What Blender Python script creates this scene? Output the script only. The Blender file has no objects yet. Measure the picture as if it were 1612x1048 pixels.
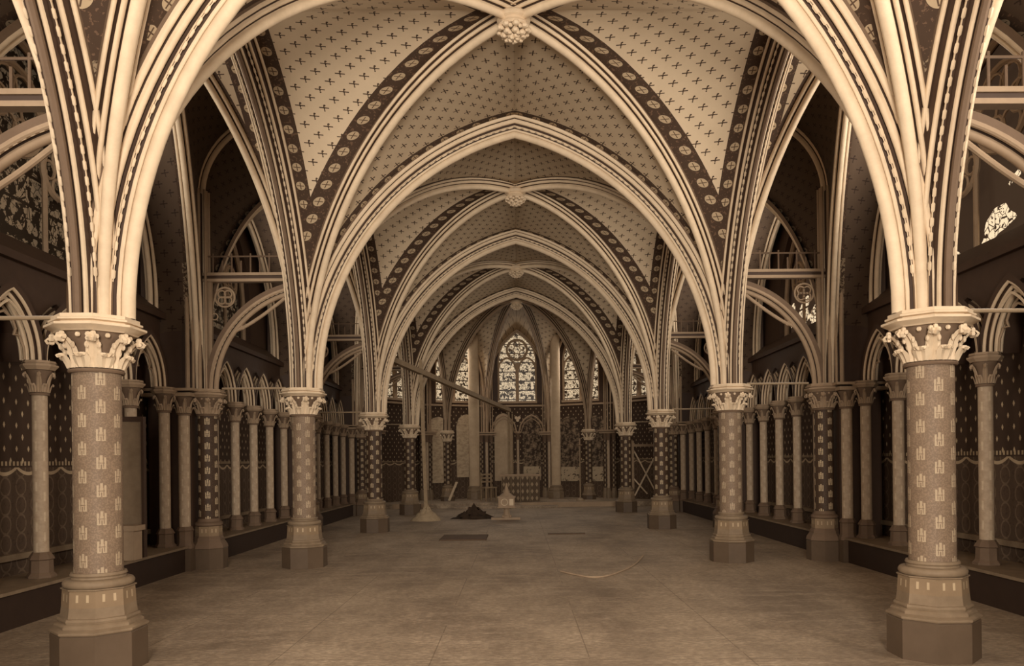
import bpy, math, random
from mathutils import Vector, Matrix
random.seed(7)
PI = math.pi
sin, cos, sqrt = math.sin, math.cos, math.sqrt
scn = bpy.context.scene
COL = scn.collection

# ------------------------------------------------------------------ dimensions (metres)
HW = 3.0            # nave half width, to the column axes
S = 5.3             # bay length
D1 = 5.563          # first column pair in front of the lens
ZT = 2.48           # springing level, top of every abacus
CR = 6.26           # crown of the vaults
XR = 4.33           # respond shaft
XS = 4.75           # wall arcade shafts
XW = 5.12           # wall face behind the arcade
def YC(n): return D1 + (n - 1) * S
Y4 = YC(4)
AC = Y4 + 1.0       # centre of the apse
RA = 5.2

# ------------------------------------------------------------------ shader expressions
class X:
    def __init__(s, nt, sock): s.nt, s.k = nt, sock
    def _m(s, op, *a):
        n = s.nt.nodes.new('ShaderNodeMath'); n.operation = op
        for i, q in enumerate((s,) + a):
            if isinstance(q, X): s.nt.links.new(q.k, n.inputs[i])
            else: n.inputs[i].default_value = float(q)
        return X(s.nt, n.outputs[0])
    def __add__(s, o): return s._m('ADD', o)
    def __sub__(s, o): return s._m('SUBTRACT', o)
    def __mul__(s, o): return s._m('MULTIPLY', o)
    def __truediv__(s, o): return s._m('DIVIDE', o)
    def lt(s, o): return s._m('LESS_THAN', o)
    def gt(s, o): return s._m('GREATER_THAN', o)
    def abs(s): return s._m('ABSOLUTE')
    def floor(s): return s._m('FLOOR')
    def max(s, o): return s._m('MAXIMUM', o)
    def min(s, o): return s._m('MINIMUM', o)
    def sin(s): return s._m('SINE')
    def atan2(s, o): return s._m('ARCTAN2', o)
    def inv(s): return (s * -1) + 1
    def mod(s, p): return s - (s / p).floor() * p
    def odd(s): return s.floor().mod(2)
def hyp(a, b): return (a * a + b * b)._m('SQRT')
def near(a, c, r): return (a - c).abs().lt(r)

def newmat(name, rough=0.75):
    m = bpy.data.materials.new(name); m.use_nodes = True
    nt = m.node_tree; b = nt.nodes['Principled BSDF']
    b.inputs['Roughness'].default_value = rough
    b.inputs['Specular IOR Level'].default_value = 0.25
    return m, nt, b
def uv(nt, name):
    n = nt.nodes.new('ShaderNodeUVMap'); n.uv_map = name
    s = nt.nodes.new('ShaderNodeSeparateXYZ'); nt.links.new(n.outputs[0], s.inputs[0])
    return X(nt, s.outputs[0]), X(nt, s.outputs[1])
def objco(nt):
    n = nt.nodes.new('ShaderNodeTexCoord')
    s = nt.nodes.new('ShaderNodeSeparateXYZ'); nt.links.new(n.outputs['Object'], s.inputs[0])
    return X(nt, s.outputs[0]), X(nt, s.outputs[1]), X(nt, s.outputs[2])
def noise(nt, scale, detail=4, rough=.6, stretch=None):
    t = nt.nodes.new('ShaderNodeTexCoord')
    n = nt.nodes.new('ShaderNodeTexNoise')
    n.inputs['Scale'].default_value = scale; n.inputs['Detail'].default_value = detail
    n.inputs['Roughness'].default_value = rough
    if stretch:
        mp = nt.nodes.new('ShaderNodeMapping'); mp.inputs['Scale'].default_value = stretch
        nt.links.new(t.outputs['Object'], mp.inputs[0]); nt.links.new(mp.outputs[0], n.inputs[0])
    else: nt.links.new(t.outputs['Object'], n.inputs[0])
    return X(nt, n.outputs[0])
def rgb(nt, c):
    n = nt.nodes.new('ShaderNodeRGB'); n.outputs[0].default_value = (*c, 1); return n.outputs[0]
def mix(nt, f, a, b):
    n = nt.nodes.new('ShaderNodeMix'); n.data_type = 'RGBA'
    def put(v, k):
        if isinstance(v, tuple): n.inputs[k].default_value = (*v, 1)
        else: nt.links.new(v, n.inputs[k])
    if isinstance(f, X): nt.links.new(f.k, n.inputs[0])
    else: n.inputs[0].default_value = f
    put(a, 6); put(b, 7)
    return n.outputs[2]
def setc(nt, b, c):
    if isinstance(c, tuple): b.inputs['Base Color'].default_value = (*c, 1)
    else: nt.links.new(c, b.inputs['Base Color'])
def weather(nt, col, amt=.25, sc=6):
    n = noise(nt, sc, 5, .65)
    h = nt.nodes.new('ShaderNodeMix'); h.data_type = 'RGBA'; h.blend_type = 'MULTIPLY'
    nt.links.new(((n - .5) * 2 * amt * -1 + amt * .4).max(0).min(1).k, h.inputs[0])
    if isinstance(col, tuple): h.inputs[6].default_value = (*col, 1)
    else: nt.links.new(col, h.inputs[6])
    h.inputs[7].default_value = (.25, .19, .14, 1)
    return h.outputs[2]
def plain(name, c, rough=.75, amt=.3, sc=6):
    m, nt, b = newmat(name, rough); setc(nt, b, weather(nt, c, amt, sc)); return m

# sepia tones
LIGHT = (.70, .545, .375); MIDL = (.38, .27, .175); MID = (.17, .110, .070)
DARK = (.066, .037, .023); VDARK = (.040, .022, .0135)
M = {}
M['stone'] = plain('painted_light_stone', LIGHT, .6)
M['stone_mid'] = plain('mid_stone', MIDL)
M['mid'] = plain('brown_paint', MID)
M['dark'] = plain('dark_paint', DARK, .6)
M['vdark'] = plain('very_dark_paint', VDARK, .6)
M['base'] = plain('column_base_stone', (.25, .178, .112), .6, .5)
M['plinth'] = plain('dark_plinth_stone', (.115, .076, .047), .55)
M['wood'] = plain('rough_timber', (.34, .245, .15), .8, .5, 9)
M['wood_dark'] = plain('dark_timber', (.12, .075, .045), .8, .5, 9)
M['sand'] = plain('pale_sand', (.40, .30, .19), .95, .4, 14)
M['rubble'] = plain('dark_rubble', (.05, .03, .018), .95, .4, 14)
M['pillar'] = plain('plain_pillar_stone', (.55, .41, .27), .8, .35, 4)
M['iron'] = plain('painted_iron', (.33, .24, .15), .5)
M['cloth'] = plain('pale_board', (.48, .36, .24), .9, .35, 5)

def castle(name, bg, fg, n=8, circ=1.0, sp=.195):
    m, nt, b = newmat(name, .6)
    u, v = uv(nt, 'UVMap')
    p = u * n - .3; c = p.floor()
    fx = (p - c - .5) * (circ / n)
    fy = (v + c.mod(2) * (sp / 2)).mod(sp) - sp / 2
    ax = fx.abs()
    body = ax.lt(.030) * fy.gt(-.048) * fy.lt(.014)
    side = near(ax, .024, .007) * fy.gt(-.048) * fy.lt(.034)
    mid = ax.lt(.009) * fy.gt(-.048) * fy.lt(.048)
    k = body.max(side).max(mid)
    cut = (ax.lt(.004) * fy.lt(-.016)).max(near(fy, -.006, .003) * ax.lt(.022)).max(near(ax, .0145, .0028) * fy.gt(-.04) * fy.lt(.03))
    k = k * cut.inv()
    g = noise(nt, 90, 2)
    base = mix(nt, g.gt(.52), bg, tuple(q * 1.35 for q in bg))
    setc(nt, b, weather(nt, mix(nt, k, base, fg), .25)); return m
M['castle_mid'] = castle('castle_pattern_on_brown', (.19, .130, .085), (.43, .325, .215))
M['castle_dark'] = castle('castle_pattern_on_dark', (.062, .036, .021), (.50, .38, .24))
M['castle_small'] = castle('castle_pattern_on_slim_shaft', (.062, .036, .021), (.50, .38, .24), 6, .75, .17)

def slim():
    m, nt, b = newmat('pale_wall_shaft_paint', .6)
    u, v = uv(nt, 'UVMap')
    p = u * 6; c = p.floor(); fx = (p - c - .5)
    fy = (v + c.mod(2) * .1).mod(.2) - .1
    k = fx.abs().lt(.13) * fy.abs().lt(.045)
    setc(nt, b, weather(nt, mix(nt, k, (.46, .34, .23), (.58, .45, .31)), .4, 20)); return m
M['slim'] = slim()

def base_marks():
    m, nt, b = newmat('base_with_small_castles', .6)
    u, v = uv(nt, 'UVMap')
    fx = ((u * 8).mod(1) - .5).abs(); 
    k = near(fx, .2, .05) * near(v, .525, .026)
    setc(nt, b, weather(nt, mix(nt, k, (.25, .17, .10), (.47, .35, .22)), .3)); return m
M['base_marks'] = base_marks()

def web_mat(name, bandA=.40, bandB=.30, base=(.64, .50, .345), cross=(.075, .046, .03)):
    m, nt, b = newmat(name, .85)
    ax_, ay = uv(nt, 'A'); bx, by = uv(nt, 'B'); fx, fy = uv(nt, 'F')
    row = (fy / .128).floor()
    x = (fx + row.mod(2) * .135).mod(.27) - .135
    y = fy.mod(.128) - .064
    k = (x.abs().lt(.056) * y.abs().lt(.0075)).max(x.abs().lt(.0065) * y.gt(-.03) * y.lt(.035))
    k = k.max(hyp(x, y + .042).lt(.0095)).max(hyp(x - .009, y - .034).lt(.0125)).max(hyp(x, y).lt(.013))
    col = mix(nt, k, base, cross)
    g = noise(nt, 30, 3)
    def band(col, d, a, w, c0, r0, sp, dk=(.062, .036, .022)):
        q = a.mod(sp) - sp / 2; e = d - c0; r = hyp(q, e)
        disc = r.lt(r0); ln = q.abs().min(e.abs()).lt(.006) * r.lt(r0 * .8)
        dc = mix(nt, ln, (.44, .33, .21), (.10, .06, .037))
        bc = mix(nt, g.gt(.6), dk, tuple(t * 2.2 for t in dk))
        bc = mix(nt, disc, bc, dc)
        return mix(nt, d.lt(w), col, bc)
    if bandB: col = band(col, bx, by, bandB, bandB - .10, .055, .24)
    if bandA: col = band(col, ax_, ay, bandA, bandA - .125, .068, .25)
    # foliage scroll where the two borders meet low down
    fil = (ay.lt(1.75)) * g.gt(.50) * (ax_.lt(bandA + .02) if bandA else ax_.lt(9))
    col = mix(nt, fil * .55, col, (.40, .30, .19))
    setc(nt, b, weather(nt, col, .16, 3)); return m
M['web_side'] = web_mat('vault_web_paint', .40, .34)
M['web_end'] = web_mat('vault_web_end_shaded', .17, .30, (.52, .40, .27))  # darker base: the weaker light on the end cells is put into the colour
M['web_aisle'] = web_mat('aisle_web_paint', .13, .26, (.48, .365, .245))
M['web_wall'] = web_mat('window_side_web_shaded', .13, .0, (.085, .054, .034), (.035, .02, .013))  # dark copy of the web paint, with the aisle shade painted in
M['web_apse'] = web_mat('apse_web_paint', .12, .0, (.48, .365, .245))

def dado_mat():
    m, nt, b = newmat('patterned_dado_paint', .8)
    x_, z = uv(nt, 'UVMap')
    row = (z / .12).floor()
    x = (x_ + row.mod(2) * .095).mod(.19) - .095; y = z.mod(.12) - .06
    dot = (x.abs() / .018 + y.abs() / .034).lt(1.0).max(x.abs().lt(.011) * y.abs().lt(.02))
    up = mix(nt, dot, (.062, .036, .022), (.50, .38, .24))
    xs = x_.mod(.38) - .19
    swag = near(z, (xs * xs) * 1.9 + 1.365, .018)
    bead = near(z, 1.47, .022) * (x_.mod(.06)).lt(.03)
    ox = (x_ + (z / .19).floor().mod(2) * 0.0).mod(.24) - .12; oy = z.mod(.19) - .095
    rr = hyp(ox / .085, oy / .10)
    ring = near(rr, .9, .1)
    g = noise(nt, 25, 3)
    lo = mix(nt, ring * .55, (.095, .06, .038), (.22, .155, .10))
    lo = mix(nt, g.gt(.58) * .5, lo, (.06, .036, .022))
    lo = mix(nt, swag, lo, (.48, .36, .23))
    col = mix(nt, z.lt(1.43), up, lo)
    col = mix(nt, bead, col, (.45, .34, .21))
    setc(nt, b, weather(nt, col, .3, 3)); return m
M['dado'] = dado_mat()

def floor_mat():
    m, nt, b = newmat('worn_stone_floor', .7)
    x, y, z = objco(nt)
    a = noise(nt, .9, 7, .72, (1, .5, 1)); f = noise(nt, 16, 5, .7, (1, 2.2, 1)); g = noise(nt, 3.2, 6, .6, (.5, 1.6, 1))
    c = mix(nt, ((a - .38) * 4.2).max(0).min(1), (.22, .160, .107), (.45, .340, .232))
    c = mix(nt, ((g - .5) * 3).max(0).min(.55), c, (.52, .40, .28))
    c = mix(nt, ((f - .42) * 4).max(0).min(.5), c, (.15, .105, .07))
    j = near(x.mod(1.15), .5, .005).max(near((y + x * .05).mod(1.7), .5, .007)) * a.gt(.48)
    c = mix(nt, j * .45, c, (.08, .052, .032))
    setc(nt, b, c)
    bp = nt.nodes.new('ShaderNodeBump'); bp.inputs['Strength'].default_value = .25; bp.inputs['Distance'].default_value = .02
    nt.links.new(f.k, bp.inputs['Height']); nt.links.new(bp.outputs[0], b.inputs['Normal'])
    return m
M['floor'] = floor_mat()

def glass_mat(name, e, dens=.55, grid=.33, patch=0):
    m, nt, b = newmat(name, .3)
    u, v = uv(nt, 'UVMap')
    n1 = noise(nt, 9, 3); n2 = noise(nt, 28, 3)
    vo = nt.nodes.new('ShaderNodeTexVoronoi'); vo.feature = 'DISTANCE_TO_EDGE'; vo.inputs['Scale'].default_value = 9
    tc = nt.nodes.new('ShaderNodeTexCoord'); nt.links.new(tc.outputs['Object'], vo.inputs['Vector'])
    lead = X(nt, vo.outputs['Distance']).lt(.035)
    bars = near(v.mod(grid), .02, .018)
    k = lead.max(bars).max(n1.gt(dens)).max(n2.gt(.62))
    if patch: k = k.max(noise(nt, 1.1, 2).lt(patch))
    c = mix(nt, k, (.9, .70, .45), (.03, .017, .01))
    setc(nt, b, mix(nt, k, (.3, .22, .14), (.03, .02, .012)))
    nt.links.new(c, b.inputs['Emission Color']); b.inputs['Emission Strength'].default_value = e
    return m
M['glass_apse'] = glass_mat('stained_glass_day', .62)
M['glass_right'] = glass_mat('stained_glass_bright', 1.0, .60, .6, .60)
M['glass_left'] = glass_mat('stained_glass_dull', .035, .5)

def altar_mat():
    m, nt, b = newmat('altar_front_pattern', .7)
    x, y, z = objco(nt)
    s = x.mod(.15) - .075; t = z.mod(.22) - .11
    k = (s.abs() / .045 + t.abs() / .08).lt(1)
    c = mix(nt, k, (.12, .078, .046), (.36, .265, .165))
    c = mix(nt, near(x.mod(.3), .0, .012), c, (.36, .265, .165))
    setc(nt, b, weather(nt, c)); return m
M['altar'] = altar_mat()
def mural_mat():
    m, nt, b = newmat('painted_scene_panel', .85)
    x, y, z = objco(nt)
    n = noise(nt, 7, 5, .7); w = noise(nt, 18, 3)
    c = mix(nt, ((n + w * .3 - .6) * 6).max(0).min(1), (.045, .028, .018), (.26, .185, .12))
    c = mix(nt, z.lt(.50) * n.gt(.44), c, (.42, .32, .21))
    setc(nt, b, c); return m
M['mural'] = mural_mat()
def plaster_mat():
    m, nt, b = newmat('flaking_plaster_panel', .9)
    n = noise(nt, 5, 6, .7, (1, 1, 2)); 
    setc(nt, b, mix(nt, ((n - .45) * 5).max(0).min(1), (.50, .38, .25), (.30, .215, .14))); return m
M['plaster'] = plaster_mat()

# ------------------------------------------------------------------ mesh helpers
class MB:
    def __init__(s): s.v = []; s.f = []; s.m = []; s.u = {}
    def add(s, vs, fs, mat=0, uvs=None):
        o = len(s.v); s.v += [tuple(p) for p in vs]
        for i, f in enumerate(fs):
            s.f.append(tuple(o + q for q in f)); s.m.append(mat if isinstance(mat, int) else mat[i])
            if uvs:
                for k, arr in uvs.items(): s.u.setdefault(k, {})[len(s.f) - 1] = arr[i]
    def box(s, x0, x1, y0, y1, z0, z1, mat=0, mtx=None):
        vs = [(x, y, z) for x in (x0, x1) for y in (y0, y1) for z in (z0, z1)]
        if mtx: vs = [mtx @ Vector(v) for v in vs]
        s.add(vs, [(0, 1, 3, 2), (4, 6, 7, 5), (0, 4, 5, 1), (2, 3, 7, 6), (0, 2, 6, 4), (1, 5, 7, 3)], mat)
    def lathe(s, prof, n=24, c=(0, 0, 0), rot=0, mat=0, sc=None):
        vs = []; fs = []; us = []; ms = []
        for (r, z) in prof:
            for i in range(n):
                a = rot + 2 * PI * i / n
                vs.append((c[0] + r * cos(a), c[1] + r * sin(a), c[2] + z))
        for j in range(len(prof) - 1):
            for i in range(n):
                k = (i + 1) % n
                fs.append((j * n + i, j * n + k, (j + 1) * n + k, (j + 1) * n + i))
                z0, z1 = prof[j][1] + c[2], prof[j + 1][1] + c[2]
                us.append([(i / n, z0), ((i + 1) / n, z0), ((i + 1) / n, z1), (i / n, z1)])
                ms.append(mat if isinstance(mat, int) else mat[j])
        fs.append(tuple(range(n))[::-1]); us.append([(0, 0)] * n); ms.append(ms[0])
        o = (len(prof) - 1) * n
        fs.append(tuple(o + i for i in range(n))); us.append([(0, 0)] * n); ms.append(ms[-2])
        s.add(vs, fs, ms, {'UVMap': us})
    def tube(s, path, r, n=8, mat=0, closed=False):
        path = [Vector(p) for p in path]; L = len(path); vs = []; fs = []
        up = None
        for i, p in enumerate(path):
            a = path[(i - 1) % L] if (closed or i) else p
            b = path[(i + 1) % L] if (closed or i < L - 1) else p
            t = (b - a).normalized()
            if up is None:
                up = t.cross(Vector((0, 0, 1)))
                if up.length < .1: up = t.cross(Vector((1, 0, 0)))
                up.normalize()
            up = (up - t * up.dot(t)).normalized(); w = t.cross(up)
            rr = r[i] if isinstance(r, (list, tuple)) else r
            for k in range(n):
                q = 2 * PI * k / n; vs.append(p + up * (cos(q) * rr) + w * (sin(q) * rr))
        R = L if closed else L - 1
        for i in range(R):
            for k in range(n):
                a, b = i * n, ((i + 1) % L) * n
                fs.append((a + k, a + (k + 1) % n, b + (k + 1) % n, b + k))
        if not closed:
            fs.append(tuple(range(n))[::-1]); fs.append(tuple((L - 1) * n + k for k in range(n)))
        s.add(vs, fs, mat)
    def bar(s, a, b, w, h=None, mat=0):
        a, b = Vector(a), Vector(b); h = h or w; t = (b - a).normalized()
        u = t.cross(Vector((0, 0, 1)))
        if u.length < .05: u = Vector((1, 0, 0))
        u.normalize(); v = u.cross(t)
        vs = [p + u * (i * w / 2) + v * (j * h / 2) for p in (a, b) for i in (-1, 1) for j in (-1, 1)]
        s.add(vs, [(0, 1, 3, 2), (4, 6, 7, 5), (0, 4, 5, 1), (2, 3, 7, 6), (0, 2, 6, 4), (1, 5, 7, 3)], mat)
    def blob(s, c, r, n=6, m=4, mat=0, sq=(1, 1, 1)):
        vs = [(c[0], c[1], c[2] - r * sq[2])]; fs = []
        for j in range(1, m):
            t = -PI / 2 + PI * j / m
            for i in range(n):
                a = 2 * PI * i / n
                vs.append((c[0] + r * cos(t) * cos(a) * sq[0], c[1] + r * cos(t) * sin(a) * sq[1], c[2] + r * sin(t) * sq[2]))
        vs.append((c[0], c[1], c[2] + r * sq[2]))
        for i in range(n): fs.append((0, 1 + (i + 1) % n, 1 + i))
        for j in range(m - 2):
            for i in range(n):
                a, b = 1 + j * n, 1 + (j + 1) * n; k = (i + 1) % n
                fs.append((a + i, a + k, b + k, b + i))
        o = 1 + (m - 2) * n
        for i in range(n): fs.append((o + i, o + (i + 1) % n, len(vs) - 1))
        s.add(vs, fs, mat)
    def mesh(s, name, mats, smooth=40):
        me = bpy.data.meshes.new(name); me.from_pydata(s.v, [], s.f)
        for m in mats: me.materials.append(M[m])
        me.polygons.foreach_set('material_index', s.m)
        for k, d in s.u.items():
            lay = me.uv_layers.new(name=k)
            for pi, arr in d.items():
                p = me.polygons[pi]
                for q, li in enumerate(p.loop_indices): lay.data[li].uv = arr[q]
        me.update()
        if smooth:
            me.polygons.foreach_set('use_smooth', [True] * len(me.polygons))
            me.set_sharp_from_angle(angle=math.radians(smooth))
        return me
    def build(s, name, mats, parent=None, smooth=40, loc=None):
        if isinstance(mats, str): mats = [mats]
        return link(name, s.mesh(name, mats, smooth), parent, loc)
def link(name, me, parent=None, loc=None):
    o = bpy.data.objects.new(name, me); COL.objects.link(o)
    if parent: o.parent = parent
    if loc: o.location = loc
    return o
def tag(o, label, cat, group=None):
    o['label'] = label; o['category'] = cat
    if group: o['group'] = group
    return o
def thing(name, label, cat, loc=(0, 0, 0), rz=0, group=None):
    o = bpy.data.objects.new(name, None); o.empty_display_size = .1; COL.objects.link(o)
    o.location = loc; o.rotation_euler = (0, 0, rz)
    return tag(o, label, cat, group)
def struct(o): o['kind'] = 'structure'; return o
def dup(root, loc, rz=None, label=None, group=None):
    r = root.copy(); COL.objects.link(r); r.location = loc
    if rz is not None: r.rotation_euler = (0, 0, rz)
    if label: r['label'] = label
    if group: r['group'] = group
    for ch in list(root.children):
        c = ch.copy(); COL.objects.link(c); c.parent = r
        for g in list(ch.children):
            d = g.copy(); COL.objects.link(d); d.parent = c
    return r
ORD = ['rearmost', 'nearest', 'second', 'third', 'fourth', 'fifth']
SIDE = {-1: 'left', 1: 'right'}

# ------------------------------------------------------------------ columns
def leaf(mb, a, path, wid, thick=.008, c=(0, 0, 0)):
    ca, sa = cos(a), sin(a); L = len(path); vs = []; fs = []
    for i, (r, z) in enumerate(path):
        w = wid[i]
        for k, q in enumerate((-1, -.5, 0, .5, 1)):
            bump = (0, thick, 0.3 * thick, thick, 0)[k] * 1.4
            rr = r + bump; x = w * q
            vs.append((c[0] + rr * ca - x * sa, c[1] + rr * sa + x * ca, c[2] + z))
    for i in range(L - 1):
        for k in range(4): fs.append((i * 5 + k, i * 5 + k + 1, i * 5 + 6 + k, i * 5 + 5 + k))
    mb.add(vs, fs)
def capital_meshes(R, H, big=True):
    """bell from radius R, height H; crockets reach 1.9R"""
    b = MB(); k = R
    b.lathe([(k, 0), (k * 1.12, .0), (k * 1.16, .012), (k * 1.12, .024), (k * 1.0, .028), (k * 1.02, H * .4), (k * 1.15, H * .7), (k * 1.42, H * .95), (k * 1.42, H)], 20)
    f = MB(); n = 8 if big else 6
    for i in range(n):
        a = 2 * PI * (i + .5) / n + (0 if big else .5)
        p = [(k * 1.02, .03), (k * 1.06, H * .35), (k * 1.22, H * .6), (k * 1.5, H * .8), (k * 1.75, H * .88), (k * 1.88, H * .8), (k * 1.8, H * .72)]
        leaf(f, a, p, [k * .24, k * .32, k * .30, k * .24, k * .2, k * .2, k * .12], k * .09)
        for q in range(5 if big else 2):
            t = 2 * PI * q / 5
            f.blob((cos(a) * k * 1.72 - sin(a) * k * .17 * cos(t), sin(a) * k * 1.72 + cos(a) * k * .17 * cos(t), H * .84 + k * .14 * sin(t)), k * .13, 5, 4)
        a2 = a + PI / n
        p = [(k * 1.04, .03), (k * 1.1, H * .2), (k * 1.22, H * .34), (k * 1.42, H * .46), (k * 1.5, H * .42), (k * 1.44, H * .36)]
        leaf(f, a2, p, [k * .26, k * .34, k * .38, k * .3, k * .22, k * .1], k * .09)
        if big:
            for sg in (-1, 1):      # small curled leaflets flanking every crocket stem
                a3 = a + sg * .17
                f.blob((cos(a3) * k * 1.38, sin(a3) * k * 1.38, H * .66), k * .10, 5, 4, sq=(1, 1, 1.5))
                f.blob((cos(a3) * k * 1.2, sin(a3) * k * 1.2, H * .5), k * .09, 5, 4, sq=(1, 1, 1.7))
            f.blob((cos(a2) * k * 1.5, sin(a2) * k * 1.5, H * .9), k * .12, 6, 4)
            for sg in (-1, 1):
                f.blob((cos(a2) * k * 1.42 - sin(a2) * k * .2 * sg, sin(a2) * k * 1.42 + cos(a2) * k * .2 * sg, H * .42), k * .09, 5, 4)
    return b, f
def abacus_mb(r, h=.115, n=8):
    a = MB(); q = 1 / cos(PI / n)
    a.lathe([(r * .82 * q, 0), (r * .86 * q, .012), (r * .97 * q, .03), (r * q, .036), (r * q, .052), (r * .86 * q, .056), (r * .84 * q, .066), (r * .92 * q, .072), (r * .92 * q, h * .75), (r * .86 * q, h * .8), (r * .86 * q, h)], n, rot=PI / n)
    return a
def make_column(name, label, cat, R=.158, shaft='castle_mid', k=1.0, floor=0.0, abr=.30):
    t = thing(name, label, cat)
    q = 1 / cos(PI / 8); rot = PI / 8
    p = MB(); p.lathe([(.285 * k * q, floor), (.285 * k * q, .27), (.275 * k * q, .285)], 8, rot=rot); p.build('plinth', 'plinth', t, 30)
    b = MB()
    b.lathe([(.287 * k * q, .285), (.292 * k * q, .293), (.292 * k * q, .305), (.27 * k * q, .318), (.262 * k * q, .322), (.262 * k * q, .335), (.25 * k * q, .35), (.238 * k * q, .355), (.243 * k * q, .37), (.238 * k * q, .385), (.226 * k * q, .39), (.218 * k * q, .46), (.212 * k * q, .575), (.222 * k * q, .58), (.222 * k * q, .588)], 8, rot=rot, mat=[0] * 11 + [1, 0, 0])
    b.build('base', ['base', 'base_marks'], t, 30)
    b = MB(); pr = []
    for i in range(9):
        a = -PI / 2 + PI * i / 8; pr.append((.20 * k + .03 * cos(a), .615 + .03 * sin(a)))
    pr += [(R * 1.12, .648), (R * 1.1, .66), (R * 1.16, .672), (R * 1.12, .69), (R, .69)]
    b.lathe(pr, 28); b.build('torus_moulding', 'base', t)
    s = MB(); s.lathe([(R, .69), (R, 2.09)], 32); s.build('shaft', shaft, t)
    c, f = capital_meshes(R, 2.365 - 2.09)
    co = c.build('capital', 'mid', t); co.location = (0, 0, 2.09)
    f.build('crocket_leaves', 'stone', co)
    a = abacus_mb(abr); ao = a.build('abacus', 'stone', t, 30); ao.location = (0, 0, 2.365)
    return t
LCOL = {(-1, 1): 'nearest left nave column with castles painted on a brown shaft',
        (1, 1): 'nearest right nave column with castles painted on a brown shaft',
        (-1, 2): 'second left nave column, slimmer looking, castles on brown shaft',
        (1, 2): 'second right nave column with castles on a brown shaft',
        (-1, 3): 'third left nave column, dark shaft spotted with pale castles',
        (1, 3): 'third right nave column, dark shaft spotted with pale castles',
        (-1, 4): 'fourth left nave column, beside the tall prop standing in sand',
        (1, 4): 'fourth right nave column, beside the crossed timber trestle'}
G1 = 'nave columns in two rows'
first = None; firstd = None
for n in range(1, 5):
    for s in (-1, 1):
        if n <= 2:
            if first is None: first = make_column('nave_column', LCOL[s, n], 'column'); first.location = (s * HW, YC(n), 0); first['group'] = G1
            else: dup(first, (s * HW, YC(n), 0), 0, LCOL[s, n], G1)
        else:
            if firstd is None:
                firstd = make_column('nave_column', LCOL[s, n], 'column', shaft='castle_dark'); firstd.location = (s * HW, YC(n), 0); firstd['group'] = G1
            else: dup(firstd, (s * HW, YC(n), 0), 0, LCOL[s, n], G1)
XA5, YA5 = 2.35, Y4 + 4.25
apc = make_column('apse_column', 'slender dark column at left of the apse, in front of plaster panels', 'column', R=.125, shaft='castle_small', k=.8, floor=.15, abr=.24)
apc.location = (-XA5, YA5, 0); apc['group'] = 'slender apse columns'
dup(apc, (XA5, YA5, 0), 0, 'slender dark column at right of the apse, between two painted scenes', 'slender apse columns')

# ------------------------------------------------------------------ rib curves
class Curve:
    """half arch from base point rising along horizontal unit h, span a, rise r, stilt st"""
    def __init__(s, base, apex_xy, r, st=0.0):
        s.B = Vector(base); d = Vector((apex_xy[0] - s.B.x, apex_xy[1] - s.B.y, 0)); s.a = d.length; s.h = d.normalized()
        s.st = st; s.r = r - st; s.R = (s.a ** 2 + s.r ** 2) / (2 * s.a) if s.r >= s.a else None
        s.n = Vector((0, 0, 1)).cross(s.h)
    def at(s, t, d=0.0):
        """t 0..1 (incl. stilt), d = depth below the web line"""
        fs = s.st / (s.st + 1.4 * s.r) if s.st else 0
        if t < fs: return s.B + s.h * d + Vector((0, 0, s.st * t / fs)), s.h.copy()
        t = (t - fs) / (1 - fs)
        if s.R:
            th = math.acos(max(-1, min(1, (s.R - s.a) / (s.R - d)))) * t
            P = s.B + s.h * (s.R - (s.R - d) * cos(th)) + Vector((0, 0, s.st + (s.R - d) * sin(th)))
            return P, s.h * cos(th) - Vector((0, 0, sin(th)))
        th = PI / 2 * t
        nrm = (s.h * (cos(th) / s.a) - Vector((0, 0, sin(th) / s.r))).normalized()
        P = s.B + s.h * (s.a - s.a * cos(th)) + Vector((0, 0, s.st + s.r * sin(th))) + nrm * d
        return P, nrm
    def hz(s, z):
        """point at height z above the springing"""
        z = max(0, min(z, s.r + s.st)); 
        if z <= s.st: return s.B + Vector((0, 0, z))
        q = z - s.st
        if s.R: x = s.R - sqrt(max(0, s.R ** 2 - q * q))
        else: x = s.a - s.a * sqrt(max(0, 1 - (q / s.r) ** 2))
        return s.B + s.h * x + Vector((0, 0, z))
def arcpts(cx, cy, r, a0, a1, n):
    return [(cx + r * cos(math.radians(a0 + (a1 - a0) * i / n)), cy + r * sin(math.radians(a0 + (a1 - a0) * i / n))) for i in range(n + 1)]
def full(half, cols):
    h = half[:]; m = [(-w, d) for (w, d) in half[::-1][1:]]
    return h + m, cols + cols[::-1]
L_, K_, B_ = 0, 1, 2
def prof(segs):
    pts = []; cols = []
    for p, c in segs:
        for q in p:
            if pts: cols.append(c)
            pts.append(q)
    return full(pts, cols)
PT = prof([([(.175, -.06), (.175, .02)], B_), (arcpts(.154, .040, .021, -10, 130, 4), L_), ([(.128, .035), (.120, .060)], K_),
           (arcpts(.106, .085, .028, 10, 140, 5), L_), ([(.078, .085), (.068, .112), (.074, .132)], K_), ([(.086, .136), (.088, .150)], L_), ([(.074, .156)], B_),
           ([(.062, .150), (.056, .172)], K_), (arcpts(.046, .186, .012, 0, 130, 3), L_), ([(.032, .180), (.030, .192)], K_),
           (arcpts(.0, .225, .050, -32, 90, 7), L_)])
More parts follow.
